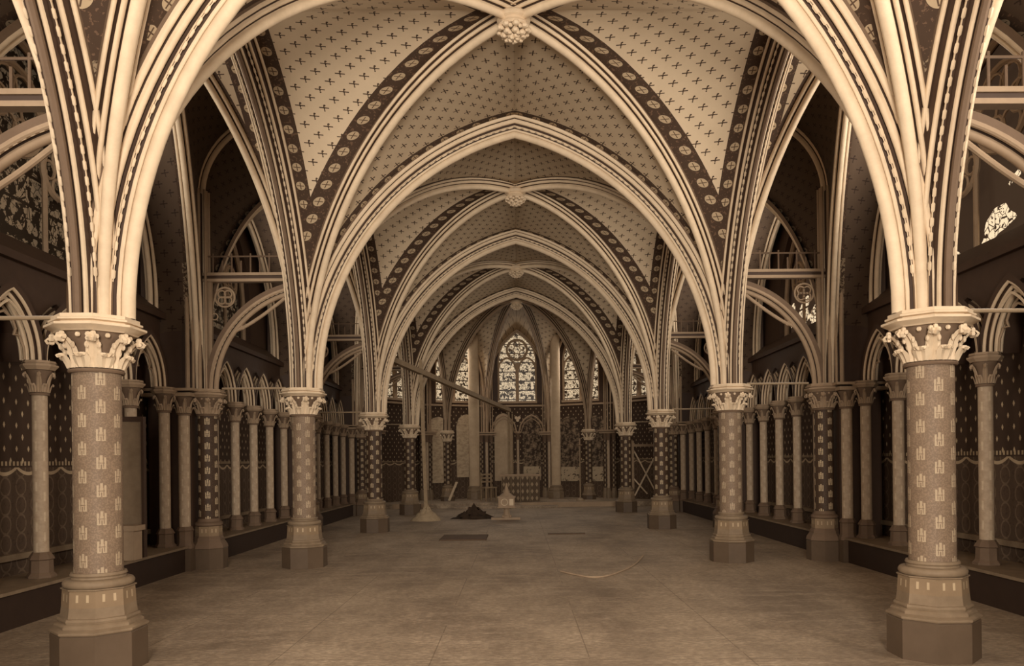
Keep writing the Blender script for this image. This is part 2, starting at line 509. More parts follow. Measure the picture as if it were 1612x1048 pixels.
PL = prof([([(.175, -.06), (.175, .015)], B_), (arcpts(.160, .028, .015, -10, 130, 3), L_), ([(.136, .030), (.120, .075)], K_),
           (arcpts(.108, .090, .019, 10, 140, 4), L_), ([(.080, .090), (.068, .112), (.072, .132)], K_), ([(.086, .136), (.088, .150)], L_), ([(.074, .156), (.062, .150), (.050, .185)], K_),
           (arcpts(.034, .198, .014, 0, 110, 3), L_), ([(.020, .200), (.018, .215)], K_), ([(.024, .225), (.022, .25), (0, .262)], B_)])
PD = prof([([(.112, -.06), (.112, .01)], B_), (arcpts(.097, .024, .015, -10, 130, 3), L_), ([(.074, .020), (.066, .046)], K_),
           (arcpts(.055, .064, .019, 0, 140, 4), L_), ([(.030, .062), (.026, .09)], K_),
           (arcpts(.0, .130, .043, -45, 90, 7), L_)])
PB = prof([([(.10, -.04), (.10, .02)], K_), (arcpts(.086, .03, .014, -20, 150, 4), L_), ([(.064, .03), (.058, .06)], K_), (arcpts(.044, .075, .013, -20, 140, 3), L_), ([(.026, .07), (.022, .09)], K_), (arcpts(.0, .105, .018, -20, 90, 3), L_)])
PW = prof([([(.08, -.04), (.08, .02)], B_), (arcpts(.06, .04, .022, -20, 150, 4), L_), ([(.036, .04), (.03, .065)], K_), (arcpts(.0, .085, .034, -20, 90, 5), L_)])
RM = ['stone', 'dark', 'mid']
def sweep(mb, cv, P, n=26, t0=0, t1=1):
    pts, cols = P; N = len(pts); vs = []; fs = []; ms = []
    for i in range(n + 1):
        t = t0 + (t1 - t0) * i / n
        for (w, d) in pts:
            p, nr = cv.at(t, d); vs.append(p + cv.n * w)
    for i in range(n):
        for k in range(N - 1):
            fs.append((i * N + k, i * N + k + 1, (i + 1) * N + k + 1, (i + 1) * N + k)); ms.append(cols[k])
    mb.add(vs, fs, ms)
def beads(mb, cv, w, d, sp=.1, ln=.065, r=.013, tmin=.05):
    # elongated carved beads lying in a hollow of the rib
    pts = [cv.at(i / 120, d)[0] + cv.n * w for i in range(121)]
    acc = 0; nxt = .3
    mb.tube(pts[6::6], .004, 4)
    for i in range(1, 121):
        seg = (pts[i] - pts[i - 1]); l = seg.length
        while nxt <= acc + l:
            p = pts[i - 1] + seg * ((nxt - acc) / l); t = seg.normalized()
            mb.tube([p - t * ln / 2, p - t * ln * .35, p + t * ln * .35, p + t * ln / 2], [r * .5, r, r, r * .5], 5)
            nxt += sp
        acc += l
def rib(name, curves, P, label, cat='vault rib', bead=None, n=26, group=None, o0=Vector((0, 0, 0))):
    mats = ['stone_mid', 'vdark', 'dark'] if name.startswith('apse') else RM
    mb = MB()
    for c in curves: sweep(mb, c, P, n)
    mb.v = [tuple(Vector(v) - o0) for v in mb.v]
    o = mb.build(name, mats, None, 50); o.location = o0; tag(o, label, cat, group)
    if bead:
        b = MB()
        for c in curves:
            for w in bead[0]: beads(b, c, w, bead[1])
        b.v = [tuple(Vector(v) - o0) for v in b.v]
        b.build('bead_moulding', 'stone', o, 60)
    return o
def V2(x, y): return (x, y)
RISE = CR - ZT

def web(A, B, mat, axis, name='ceiling', n=30, m=8, flip=False):
    """vault cell ruled between two half arches by height; stored as one sheet of shell"""
    mb = MB(); vs = []; fs = []; ua = []; ub = []; uf = []
    la = lb = 0; pa = pb = None; rows = []
    for i in range(n + 1):
        z = RISE * sin(PI / 2 * i / n); a, b = A.hz(z), B.hz(z)
        if pa is not None: la += (a - pa).length; lb += (b - pb).length
        pa, pb = a, b; ln = (b - a).length
        for j in range(m + 1):
            u = j / m; p = a.lerp(b, u)
            vs.append(p); rows.append(((u * ln, la), ((1 - u) * ln, lb), (p.x if axis == 'x' else p.y, (la + lb) / 2)))
    for i in range(n):
        for j in range(m):
            q = [i * (m + 1) + j, i * (m + 1) + j + 1, (i + 1) * (m + 1) + j + 1, (i + 1) * (m + 1) + j]
            fs.append(tuple(q)); ua.append([rows[k][0] for k in q]); ub.append([rows[k][1] for k in q]); uf.append([rows[k][2] for k in q])
    mb.add(vs, fs, 0, {'A': ua, 'B': ub, 'F': uf})
    return mb
def joinmb(name, mbs, mats):
    r = MB()
    for mb, mi in mbs:
        o = len(r.v); fo = len(r.f); r.v += mb.v; r.f += [tuple(o + q for q in f) for f in mb.f]; r.m += [mi] * len(mb.f)
        for k, d in mb.u.items():
            for fi, arr in d.items(): r.u.setdefault(k, {})[fo + fi] = arr
    o = r.build(name, mats, None, 60)
    so = o.modifiers.new('thickness', 'SOLIDIFY'); so.thickness = .06; so.offset = 0
    return struct(o)

XAB = (HW + 4.45) / 2
XWP = 4.45
def colL(n, s): return f'{ORD[n]} {SIDE[s]} column'
BOSS = ['boss above the viewer', 'nearest vault boss', 'second vault boss', 'third vault boss']
AT_ST = 2.7
def C_T(n, s): return Curve((s * HW, YC(n), ZT), (0, YC(n)), RISE)
def C_L(n, s, dr): return Curve((s * HW, YC(n), ZT), (s * HW, YC(n) + dr * S / 2), RISE)
def C_D(n, s, dr): return Curve((s * HW, YC(n), ZT), (0, YC(n) + dr * S / 2), RISE)
def C_AD(n, s, dr): return Curve((s * HW, YC(n), ZT), (s * XAB, YC(n) + dr * S / 2), RISE)
def C_RD(n, s, dr): return Curve((s * XWP, YC(n), ZT), (s * XAB, YC(n) + dr * S / 2), RISE)
def C_AT(n, s): return Curve((s * HW, YC(n), ZT), (s * XAB, YC(n)), RISE, AT_ST)
def C_RT(n, s): return Curve((s * XWP, YC(n), ZT), (s * XAB, YC(n)), RISE, AT_ST)
def C_F(n, s, dr): return Curve((s * 4.95, YC(n) + dr * .25, ZT), (s * 4.95, YC(n) + dr * S / 2), RISE, 1.2)

for n in range(1, 5):
    lab = {1: 'broad moulded arch crossing the nave between the nearest columns, mostly above the frame', 2: 'large beaded pointed arch crossing the nave between the second columns',
           3: 'middle-distance pointed arch crossing the nave between the third columns', 4: 'farthest pointed nave arch, framing the apse windows'}[n]
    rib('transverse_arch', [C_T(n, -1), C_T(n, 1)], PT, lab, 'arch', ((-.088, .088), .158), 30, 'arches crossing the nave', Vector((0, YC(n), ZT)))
for s in (-1, 1):
    for n in range(0, 4):
        lab = f'arcade arch along the {SIDE[s]} side, ' + ('springing from the nearest column towards the viewer' if n == 0 else f'from the {ORD[n]} to the {ORD[n+1]} column')
        rib('arcade_arch', [C_L(n, s, 1), C_L(n + 1, s, -1)], PL, lab, 'arch', ((-.088, .088), .158), 28, 'arches between columns of a row', Vector((s * HW, YC(n) + S / 2, ZT)))
    for n in range(1, 5):
        for dr in (-1, 1):
            if n == 4 and dr == 1: continue
            bo = BOSS[n if dr == 1 else n - 1]
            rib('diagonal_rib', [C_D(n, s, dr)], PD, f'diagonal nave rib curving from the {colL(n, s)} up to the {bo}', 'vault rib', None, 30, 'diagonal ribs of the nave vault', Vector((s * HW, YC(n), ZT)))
            bb = f'{ORD[n if dr == 1 else n-1]} {SIDE[s]} aisle bay' if (n if dr == 1 else n - 1) > 0 else f'{SIDE[s]} aisle bay beside the viewer'
            rib('aisle_rib', [C_AD(n, s, dr)], PW, f'thin rib from the {colL(n, s)} into the {bb}', 'vault rib', None, 26, 'thin ribs of the aisle vaults', Vector((s * HW, YC(n), ZT)))
            rib('aisle_rib', [C_RD(n, s, dr)], PW, f'thin rib from the {ORD[n]} {SIDE[s]} wall pier into the {bb}', 'vault rib', None, 26, 'thin ribs of the aisle vaults', Vector((s * XWP, YC(n), ZT)))
        rib('aisle_arch', [C_AT(n, s), C_RT(n, s)], PW, f'narrow stilted arch spanning the aisle behind the {colL(n, s)}', 'arch', None, 34, 'narrow arches across the aisles', Vector((s * XAB, YC(n), ZT)))
    for n in range(0, 4):
        bb = 'beside the viewer' if n == 0 else f'of the {ORD[n]} bay'
        rib('wall_rib', [C_F(n, s, 1), C_F(n + 1, s, -1)], PW, f'wall rib arching over the {SIDE[s]} aisle window {bb}', 'vault rib', None, 26, 'wall ribs over the aisle windows', Vector((s * 4.95, YC(n) + S / 2, ZT)))
# vault webs, one ceiling shell per bay
for n in range(0, 4):
    mbs = []
    for s in (-1, 1):
        for (k, dr) in ((n, 1), (n + 1, -1)):
            mbs.append((web(C_D(k, s, dr), C_L(k, s, dr), 0, 'x'), 0))
            mbs.append((web(C_D(k, s, dr), C_T(k, s), 0, 'y'), 1))
            mbs.append((web(C_AD(k, s, dr), C_L(k, s, dr), 0, 'x', m=4), 2))
            mbs.append((web(C_AD(k, s, dr), C_AT(k, s), 0, 'y', m=4), 2))
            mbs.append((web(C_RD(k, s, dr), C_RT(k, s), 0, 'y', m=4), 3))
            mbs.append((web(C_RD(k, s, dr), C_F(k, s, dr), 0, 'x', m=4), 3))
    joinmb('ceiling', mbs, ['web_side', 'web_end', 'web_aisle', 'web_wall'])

# bosses
def make_boss(label):
    t = thing('vault_boss', label, 'vault boss')
    b = MB(); b.lathe([(.13, .02), (.165, 0), (.18, -.03), (.18, -.06), (.15, -.075), (.155, -.1), (.17, -.12), (.15, -.14)][::-1], 16)
    b.build('collar', 'stone', t)
    f = MB()
    for ring, (rr, z, k) in enumerate(((.15, -.155, 9), (.10, -.2, 7), (.04, -.225, 4))):
        for i in range(k):
            a = 2 * PI * i / k + ring * .4
            f.blob((rr * cos(a), rr * sin(a), z), .042, 6, 4, sq=(1, 1, .8))
            f.blob((rr * cos(a + .3), rr * sin(a + .3), z - .025), .024, 5, 4)
    f.build('carved_foliage', 'stone', t); return t
bs = None
for n in range(0, 4):
    lab = ['carved foliage boss of the vault above the viewer', 'nearest carved leafy boss at the top of the picture', 'second carved leafy boss, mid-height in the picture', 'third small leafy boss above the farthest arches'][n]
    loc = (0, YC(n) + S / 2, CR - .09)
    if bs is None: bs = make_boss(lab); bs.location = loc; bs['group'] = 'carved vault bosses'
    else: dup(bs, loc, 0, lab, 'carved vault bosses')
dup(bs, (0, AC, CR - .16), 0, 'apse boss where the radiating ribs meet', 'carved vault bosses')

# ------------------------------------------------------------------ aisle struts with tracery
def make_strut(label):
    t = thing('tracery_strut', label, 'tracery')      # origin on the column axis at springing; +x towards the wall
    b = MB(); z0 = 1.50
    b.box(.16, 1.42, -.05, .05, z0, z0 + .04); b.box(.16, 1.42, -.035, .035, z0 + .04, z0 + .085, 1); b.box(.16, 1.42, -.05, .05, z0 + .085, z0 + .125)
    b.build('top_beam', ['stone_mid', 'dark'], t, 0)
    def q(th, r=1.08, cx=.18, cz=.18, sz=1.13): return Vector((cx + r * cos(th), 0, cz + r * sz * sin(th)))
    a = MB(); cv = Curve((1.29, 0, 0), (.12, 0), 1.44); sweep(a, cv, PW, 22); a.build('quarter_arch', ['stone_mid', 'vdark', 'mid'], t)
    bd = MB(); beads(bd, cv, -.06, .055, .07, .045, .010); bd.tube([cv.at(i / 20, .05)[0] + cv.n * -.055 for i in range(21)], .005, 4); bd.build('beading', 'stone', t)
    c = MB()
    p0 = q(.12, .98); cusp = Vector((.83, 0, .86)); p1 = Vector((.24, 0, 1.27))
    def bz(a0, a1, m): return [a0 * (1 - k) ** 2 + m * 2 * k * (1 - k) + a1 * k * k for k in [i / 10 for i in range(11)]]
    c.tube(bz(p0, cusp, Vector((1.12, 0, .78))), .024, 8); c.tube(bz(cusp, p1, Vector((.60, 0, .98))), .024, 8)
    c.tube([cusp + Vector((-.02, 0, -.02)), cusp + Vector((.07, 0, .09))], .02, 6)
    c.build('cusped_inner_arch', 'stone_mid', t)
    g = MB()
    cc = Vector((1.07, 0, 1.29))
    g.tube([cc + Vector((.135 * cos(2 * PI * i / 20), 0, .135 * sin(2 * PI * i / 20))) for i in range(20)], .014, 6, closed=True)
    for k in range(4):
        ck = cc + Vector((.062 * cos(PI / 4 + PI / 2 * k), 0, .062 * sin(PI / 4 + PI / 2 * k)))
        g.tube([ck + Vector((.05 * cos(2 * PI * i / 12), 0, .05 * sin(2 * PI * i / 12))) for i in range(12)], .011, 5, closed=True)
    g.bar((1.27, 0, .1), (1.27, 0, 1.5), .05); 
    for (x, z) in ((1.215, 1.02),):
        g.tube([Vector((x + .045 * cos(2 * PI * i / 10), 0, z + .045 * sin(2 * PI * i / 10))) for i in range(10)], .009, 5, closed=True)
    g.build('quatrefoil', 'stone_mid', t)
    r = MB(); r.tube([(.1, 0, 1.86), (1.42, 0, 1.86)], .012, 6)
    for i in range(7): r.tube([(.45 + .13 * i, 0, 1.62), (.45 + .13 * i, 0, 1.9 - .1 * (i % 2))], .012, 6)
    r.build('iron_rail', 'mid', t)
    return t
st = {}
tie = None
for n in range(1, 5):
    for s in (-1, 1):
        lab = f'carved quarter-arch with quatrefoil bracing the {colL(n, s)} to the {SIDE[s]} wall pier'
        key = s
        if not st: st[0] = make_strut(lab); o = st[0]
        else: o = dup(st[0], (0, 0, 0), 0, lab)
        o['group'] = 'carved braces across the aisles'; o.location = (s * HW, YC(n), ZT)
        o.rotation_euler = (0, 0, 0 if s > 0 else PI)
        lab = f'thin iron tie bar from the {colL(n, s)} to the {SIDE[s]} wall pier'
        if tie is None:
            m = MB(); m.tube([(.24, 0, .015), (1.12, 0, .015)], .016, 8); tie = m.build('tie_bar', 'iron'); tag(tie, lab, 'tie bar'); o = tie
        else:
            o = tie.copy(); COL.objects.link(o); o['label'] = lab
        o['group'] = 'iron tie bars'; o.location = (s * HW, YC(n), ZT); o.rotation_euler = (0, 0, 0 if s > 0 else PI)

# ------------------------------------------------------------------ wall piers (responds)
def make_respond(label):
    t = thing('wall_pier', label, 'pier')      # origin on the floor under the big shaft, +x towards the wall
    q = 1 / cos(PI / 8)
    p = MB(); p.lathe([(.23 * q, 0), (.23 * q, .27), (.22 * q, .285)], 8, rot=PI / 8)
    p.box(.1, .75, -.38, .38, 0, .3)
    p.build('plinth', 'plinth', t, 30)
    b = MB(); b.lathe([(.235 * q, .285), (.225 * q, .33), (.19 * q, .385), (.19 * q, .41), (.165 * q, .45), (.165 * q, .585)], 8, rot=PI / 8, mat=[0, 0, 0, 0, 1])
    b.lathe([(.165, .585), (.185, .6), (.185, .63), (.15, .65), (.14, .69)], 20)
    b.build('base', ['mid', 'base_marks'], t, 30)
    s = MB(); s.lathe([(.13, .69), (.13, 2.11)], 24); s.build('shaft', 'castle_small', t)
    c, f = capital_meshes(.13, .255); co = c.build('capital', 'mid', t); co.location = (0, 0, 2.11); f.build('crocket_leaves', 'stone_mid', co)
    for sg in (-1, 1):
        s = MB(); s.lathe([(.075, .60), (.075, 2.11)], 18, (.22, sg * .25, 0)); sh = s.build('side_shaft', 'slim', t)
        bb = MB(); bb.lathe([(.12, .3), (.12, .34), (.10, .38), (.10, .53), (.115, .55), (.085, .60)], 8, (.22, sg * .25, 0), rot=PI / 8); bb.build('side_base', 'mid', t, 30)
        c2, f2 = capital_meshes(.08, .25, False); co2 = c2.build('side_capital', 'mid', t); co2.location = (.22, sg * .25, 2.11); f2.build('crocket_leaves', 'stone_mid', co2)
    k = MB(); k.box(.16, .75, -.15, .15, .3, 2.37); k.build('pier_core', 'dark', t, 0)
    a = abacus_mb(.24); a.box(.08, .75, -.36, .36, 0, .05); a.box(.04, .75, -.38, .38, .075, .11)
    ao = a.build('abacus', 'stone_mid', t, 30); ao.location = (0, 0, 2.365)
    u = MB()      # bundle of thin shafts running up to the stilted arch
    for (x, y, r) in ((.0, 0, .035), (-.02, .07, .018), (-.02, -.07, .018), (.05, .12, .026), (.05, -.12, .026), (.12, .17, .018), (.12, -.17, .018), (.18, .21, .03), (.18, -.21, .03)):
        u.tube([(x, y, 2.47), (x, y, 5.25)], r, 8)
    u.build('thin_shafts', 'stone_mid', t)
    w = MB()
    w.add([(.03, -.09, 2.475), (.03, .09, 2.475), (.75, .32, 2.475), (.75, -.32, 2.475), (.03, -.09, 5.2), (.03, .09, 5.2), (.75, .32, 5.7), (.75, -.32, 5.7)],
          [(0, 3, 2, 1), (4, 5, 6, 7), (0, 1, 5, 4), (1, 2, 6, 5), (2, 3, 7, 6), (3, 0, 4, 7)])
    w.build('upper_pier', 'dark', t, 0)
    return t
rp = None
for n in range(1, 5):
    for s in (-1, 1):
        lab = f'{ORD[n]} {SIDE[s]} wall pier, dark castle-patterned half shaft with tall thin shafts above'
        if rp is None: rp = make_respond(lab); o = rp
        else: o = dup(rp, (0, 0, 0), 0, lab)
        o['group'] = 'aisle wall piers'; o.location = (s * XR, YC(n), 0); o.rotation_euler = (0, 0, 0 if s > 0 else PI)

# ------------------------------------------------------------------ wall arcade
FR = [.075, .245, .415, .585, .755, .925]
BZ = .34
def make_wshaft(label, mat='slim'):
    t = thing('wall_shaft', label, 'shaft')
    b = MB(); q = 1 / cos(PI / 8)
    b.lathe([(.125 * q, 0), (.125 * q, .02), (.10 * q, .05), (.095 * q, .17), (.11 * q, .18), (.11, .2), (.088, .235), (.078, .25)], 8, rot=PI / 8)
    b.build('base', 'mid', t, 30)
    s = MB(); s.lathe([(.07, .25), (.07, 1.80)], 18); s.build('shaft', mat, t)
    c, f = capital_meshes(.078, .25, False); co = c.build('capital', 'mid', t); co.location = (0, 0, 1.80); f.build('crocket_leaves', 'stone_mid', co)
    a = abacus_mb(.155, .09); ao = a.build('abacus', 'stone_mid', t, 30); ao.location = (0, 0, 2.05)
    return t
ws = None
PA = prof([([(.10, -.02), (.10, .0)], K_), (arcpts(.083, .014, .016, -30, 150, 4), L_), ([(.05, .012), (.046, .03)], K_), (arcpts(.03, .042, .013, -30, 120, 3), L_), ([(.014, .04)], K_), (arcpts(.0, .05, .012, 0, 90, 3), L_)])
wa = None
cntw = ['first', 'second', 'third', 'fourth', 'fifth', 'sixth']
for s in (-1, 1):
    for n in range(1, 4):
        for i, fr in enumerate(FR):
            y = YC(n) + fr * S
            lab = f'pale wall shaft on the {SIDE[s]} aisle bench, {cntw[i]} past the {ORD[n]} wall pier'
            if ws is None: ws = make_wshaft(lab); o = ws
            else: o = dup(ws, (0, 0, 0), 0, lab)
            o['group'] = f'pale wall shafts of the {SIDE[s]} aisle'; o.location = (s * XS, y, BZ); o.rotation_euler = (0, 0, 0)
            if i < 5:
                lab = f'small blind arch on the {SIDE[s]} wall, {cntw[i]} past the {ORD[n]} wall pier'
                if wa is None:
                    m = MB(); hs = (FR[1] - FR[0]) * S / 2
                    # main pointed moulding, then a thinner inner order with trefoil cusps
                    for (dy, P, off) in ((0, PB, 0),):
                        for sg in (-1, 1):
                            cv = Curve((0, sg * (hs - .02), 0), (0, 0), .66); sweep(m, cv, P, 12)
                    for x in (-.06, .05):
                        for sg in (-1, 1):
                            cv = Curve((x, sg * (hs - .11), 0), (x, 0), .52); m.tube([cv.at(k / 10)[0] for k in range(11)], .014, 6)
                    wa = m.build('blind_arch', RM, None, 50); tag(wa, lab, 'arch'); o = wa
                    c = MB()
                    for sg in (-1, 1):
                        c.tube([(0, sg * .30, .0), (0, sg * .29, .12), (0, sg * .22, .22), (0, sg * .14, .22), (0, sg * .17, .28), (0, sg * .12, .37), (0, 0, .42)], .013, 6)
                    c.build('trefoil_cusps', 'stone_mid', wa)
                else:
                    o = dup(wa, (0, 0, 0), 0, lab)
                o['group'] = f'blind arches of the {SIDE[s]} wall'; o.location = (s * 4.80, y + .085 * S, ZT - .0)

# spandrels, dado, upper wall and windows (the room's own walls)
def strip_wall(mb, x0, x1, ya, yb, ztop, fn, m, mat=0, zbase=None):
    """solid strip between curve z=fn(y) and ztop"""
    for i in range(m):
        y0, y1 = ya + (yb - ya) * i / m, ya + (yb - ya) * (i + 1) / m
        z0, z1 = fn(y0), fn(y1)
        vs = [(x0, y0, z0), (x0, y1, z1), (x0, y1, ztop), (x0, y0, ztop), (x1, y0, z0), (x1, y1, z1), (x1, y1, ztop), (x1, y0, ztop)]
        mb.add(vs, [(0, 1, 2, 3), (7, 6, 5, 4), (0, 4, 5, 1), (3, 2, 6, 7)], mat)
def pointed(half, rise, z0):
    R = (half * half + rise * rise) / (2 * half) if rise > half else None
    def f(dy):
        dy = abs(dy)
        if dy >= half: return z0
        if R: return z0 + sqrt(max(0, R * R - (dy + R - half) ** 2))
        return z0 + rise * sqrt(1 - (dy / half) ** 2)
    return f
YW0 = -1.0
for s in (-1, 1):
    wl = MB()
    def bx(*a, mat=0, wl=wl): wl.box(*a, mat)
    xa, xb = sorted((s * XW, s * 5.6))
    # dado face with metric uv (along wall, height)
    vs = [(s * XW, YW0, 0), (s * XW, AC, 0), (s * XW, AC, 3.5), (s * XW, YW0, 3.5)]
    wl.add(vs, [(0, 1, 2, 3)], 1, {'UVMap': [[(YW0, 0), (AC, 0), (AC, 3.5), (YW0, 3.5)]]})
    wl.box(*sorted((s * (XW + .002), s * 5.6)), YW0, AC, 0, 3.72)
    # ledge sloping up to the window sills
    x1, x2 = s * 4.78, s * (XW + .02)
    vs = [(x1, YW0, 3.42), (x1, AC, 3.42), (x1, AC, 3.50), (x1, YW0, 3.50), (x2, YW0, 3.42), (x2, AC, 3.42), (x2, AC, 3.78), (x2, YW0, 3.78)]
    wl.add(vs, [(0, 1, 2, 3), (3, 2, 6, 7), (0, 4, 5, 1), (0, 3, 7, 4), (1, 5, 6, 2)], 2)
    # spandrels over the arcade
    for n in range(1, 4):
        hs = .085 * S; f = pointed(hs, .66, ZT)
        for i in range(5):
            ya = YC(n) + FR[i] * S
            strip_wall(wl, s * 4.84, s * (XW + .01), ya, ya + 2 * hs, 3.45, lambda y, c=ya + hs: f(y - c), 16)
        for (a, b) in ((0, FR[0]), (FR[5], 1)):
            wl.box(*sorted((s * 4.86, s * (XW + .01))), YC(n) + a * S, YC(n) + b * S, ZT, 3.45)
    # upper wall around the windows
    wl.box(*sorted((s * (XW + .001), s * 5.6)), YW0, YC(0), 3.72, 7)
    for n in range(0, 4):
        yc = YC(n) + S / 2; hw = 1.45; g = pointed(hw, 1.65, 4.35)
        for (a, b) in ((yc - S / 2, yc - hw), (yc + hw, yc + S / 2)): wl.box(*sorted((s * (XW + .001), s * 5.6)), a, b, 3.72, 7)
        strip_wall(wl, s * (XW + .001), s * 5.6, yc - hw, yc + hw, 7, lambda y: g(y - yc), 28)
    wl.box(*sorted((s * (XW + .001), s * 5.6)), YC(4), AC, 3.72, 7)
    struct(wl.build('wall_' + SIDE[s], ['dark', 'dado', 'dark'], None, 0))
    bb = MB(); bb.box(*sorted((s * 4.5, s * (XW + .001))), YW0, AC + .3, 0, BZ - .03); bb.box(*sorted((s * 4.47, s * (XW + .001))), YW0, AC + .3, BZ - .03, BZ, 1)
    bb.box(*sorted((s * 5.06, s * (XW + .001))), YW0, AC, .50, .56, 1)
    struct(bb.build('baseboard_' + SIDE[s], ['vdark', 'base'], None, 0))
    # windows: glass, mullions, tracery
    for n in range(0, 4):
        yc = YC(n) + S / 2; hw = 1.45; g = pointed(hw, 1.65, 4.35); xg = s * 5.35
        wn = MB(); N = 24; vs = []; fs = []; us = []
        for i in range(N + 1):
            y = yc - hw + 2 * hw * i / N; vs += [(xg, y, 3.72), (xg, y, g(y - yc))]
        for i in range(N):
            q = (2 * i, 2 * i + 2, 2 * i + 3, 2 * i + 1); fs.append(q); us.append([(vs[k][1], vs[k][2]) for k in q])
        wn.add(vs, fs, 0, {'UVMap': us})
        xt = s * 5.25
        pth = [(xt, yc - hw + .03, 3.75)] + [(xt, yc - hw + .03 + (2 * hw - .06) * i / 28, g((-hw + (2 * hw) * i / 28) * .985) - .03) for i in range(29)] + [(xt, yc + hw - .03, 3.75)]
        wn.tube(pth, .045, 6, 1)
        for dy in (-.5, 0.5): wn.tube([(xt, yc + dy, 3.72), (xt, yc + dy, 4.75)], .03, 6, 1)
        for (cy, cz, rr) in ((-.0, 5.2, .46), (-.75, 4.78, .28), (.75, 4.78, .28)):
            wn.tube([(xt, yc + cy + rr * cos(2 * PI * i / 24), cz + rr * sin(2 * PI * i / 24)) for i in range(24)], .035, 6, 1, True)
            for k in range(6 if rr > .4 else 4):
                kk = 6 if rr > .4 else 4; a = 2 * PI * k / kk
                c2 = (cy + rr * .58 * cos(a), cz + rr * .58 * sin(a)); r2 = rr * .36
                wn.tube([(xt, yc + c2[0] + r2 * cos(2 * PI * i / 12), c2[1] + r2 * sin(2 * PI * i / 12)) for i in range(12)], .018, 5, 1, True)
        struct(wn.build('window_%d' % (n * 2 + (1 if s < 0 else 2)), ['glass_left' if s < 0 else 'glass_right', 'stone_mid'], None, 50))

# ------------------------------------------------------------------ apse
VA = [12.86, 38.57, 64.3, 90.0]
def vert(deg, r=RA): a = math.radians(deg); return Vector((r * sin(a), AC + r * cos(a), 0))
angs = [-90, -64.3, -38.57, -12.86, 12.86, 38.57, 64.3, 90]
wapse = MB(); wi = 9
for k in range(7):
    A, B = vert(angs[k]), vert(angs[k + 1]); t = (B - A); Ln = t.length; t.normalize()
    nrm = Vector((t.y, -t.x, 0))
    mid = (A + B) / 2
    if nrm.dot(Vector((0, AC, 0)) - mid) > 0: nrm = -nrm     # outward
    mt = Matrix(((t.x, nrm.x, 0, mid.x), (t.y, nrm.y, 0, mid.y), (0, 0, 1, 0), (0, 0, 0, 1)))
    def loc(mb, a):      # transform mesh built with x along the facet, y outward
        a.v = [tuple(mt @ Vector(v)) for v in a.v]; o = len(mb.v); fo = len(mb.f)
        mb.v += a.v; mb.f += [tuple(o + q for q in f) for f in a.f]; mb.m += a.m
        for kk, d in a.u.items():
            for fi, arr in d.items(): mb.u.setdefault(kk, {})[fo + fi] = arr
    h = Ln / 2
    a = MB(); a.box(-h - .1, h + .1, 0.002, .5, 0, 3.55)
    a.add([(-h, 0, 0), (h, 0, 0), (h, 0, 3.5), (-h, 0, 3.5)], [(0, 1, 2, 3)], 1, {'UVMap': [[(-h + 7 * k, 0), (h + 7 * k, 0), (h + 7 * k, 3.5), (-h + 7 * k, 3.5)]]})
    hw = .70; g = pointed(hw, 1.15, 4.98)
    for (x0, x1) in ((-h - .1, -hw), (hw, h + .1)): a.box(x0, x1, 0, .5, 3.55, 7)
    # flip helper orientation: strip runs along x
    for i in range(20):
        x0, x1 = -hw + 2 * hw * i / 20, -hw + 2 * hw * (i + 1) / 20; z0, z1 = g(x0), g(x1)
        a.add([(x0, 0, z0), (x1, 0, z1), (x1, 0, 7), (x0, 0, 7), (x0, .5, z0), (x1, .5, z1)], [(0, 1, 2, 3), (0, 4, 5, 1)], 0)
    a.box(-hw, hw, -.03, .3, 3.5, 3.58, 2)
    a.box(-h, h, -.06, .02, 3.38, 3.44, 2)
    loc(wapse, a)
    wn = MB(); tmp = MB(); N = 20; vs = []; fs = []; us = []
    for i in range(N + 1):
        x = -hw + 2 * hw * i / N; vs += [(x, .2, 3.58), (x, .2, g(x))]
    for i in range(N):
        q = (2 * i, 2 * i + 2, 2 * i + 3, 2 * i + 1); fs.append(q); us.append([(vs[j][0], vs[j][2]) for j in q])
    tmp.add(vs, fs, 0, {'UVMap': us})
    tmp.tube([(-hw + .02, .1, 3.6)] + [(-hw + .02 + (2 * hw - .04) * i / 24, .1, g((-hw + 2 * hw * i / 24) * .98) - .02) for i in range(25)] + [(hw - .02, .1, 3.6)], .05, 6, 1)
    tmp.bar((0, .12, 3.58), (0, .12, 4.95), .12, .1, 1)
    for sg in (-1, 1):
        l = pointed(.31, .42, 4.72)
        tmp.tube([(sg * .36 + .31 * (i / 6 - 1), .12, l(.31 * (i / 6 - 1))) for i in range(13)], .035, 6, 1)
    tmp.tube([(.36 * cos(2 * PI * i / 24), .12, 5.42 + .36 * sin(2 * PI * i / 24)) for i in range(24)], .045, 6, 1, True)
    for j in range(6):
        aa = 2 * PI * j / 6 + PI / 6
        tmp.tube([(.215 * cos(aa) + .1 * cos(2 * PI * i / 12), .12, 5.42 + .215 * sin(aa) + .1 * sin(2 * PI * i / 12)) for i in range(12)], .014, 5, 1, True)
    loc(wn, tmp)
    struct(wn.build('window_%d' % wi, ['glass_apse', 'stone_mid'], None, 50)); wi += 1
struct(wapse.build('wall_apse', ['dark', 'dado', 'stone_mid'], None, 0))

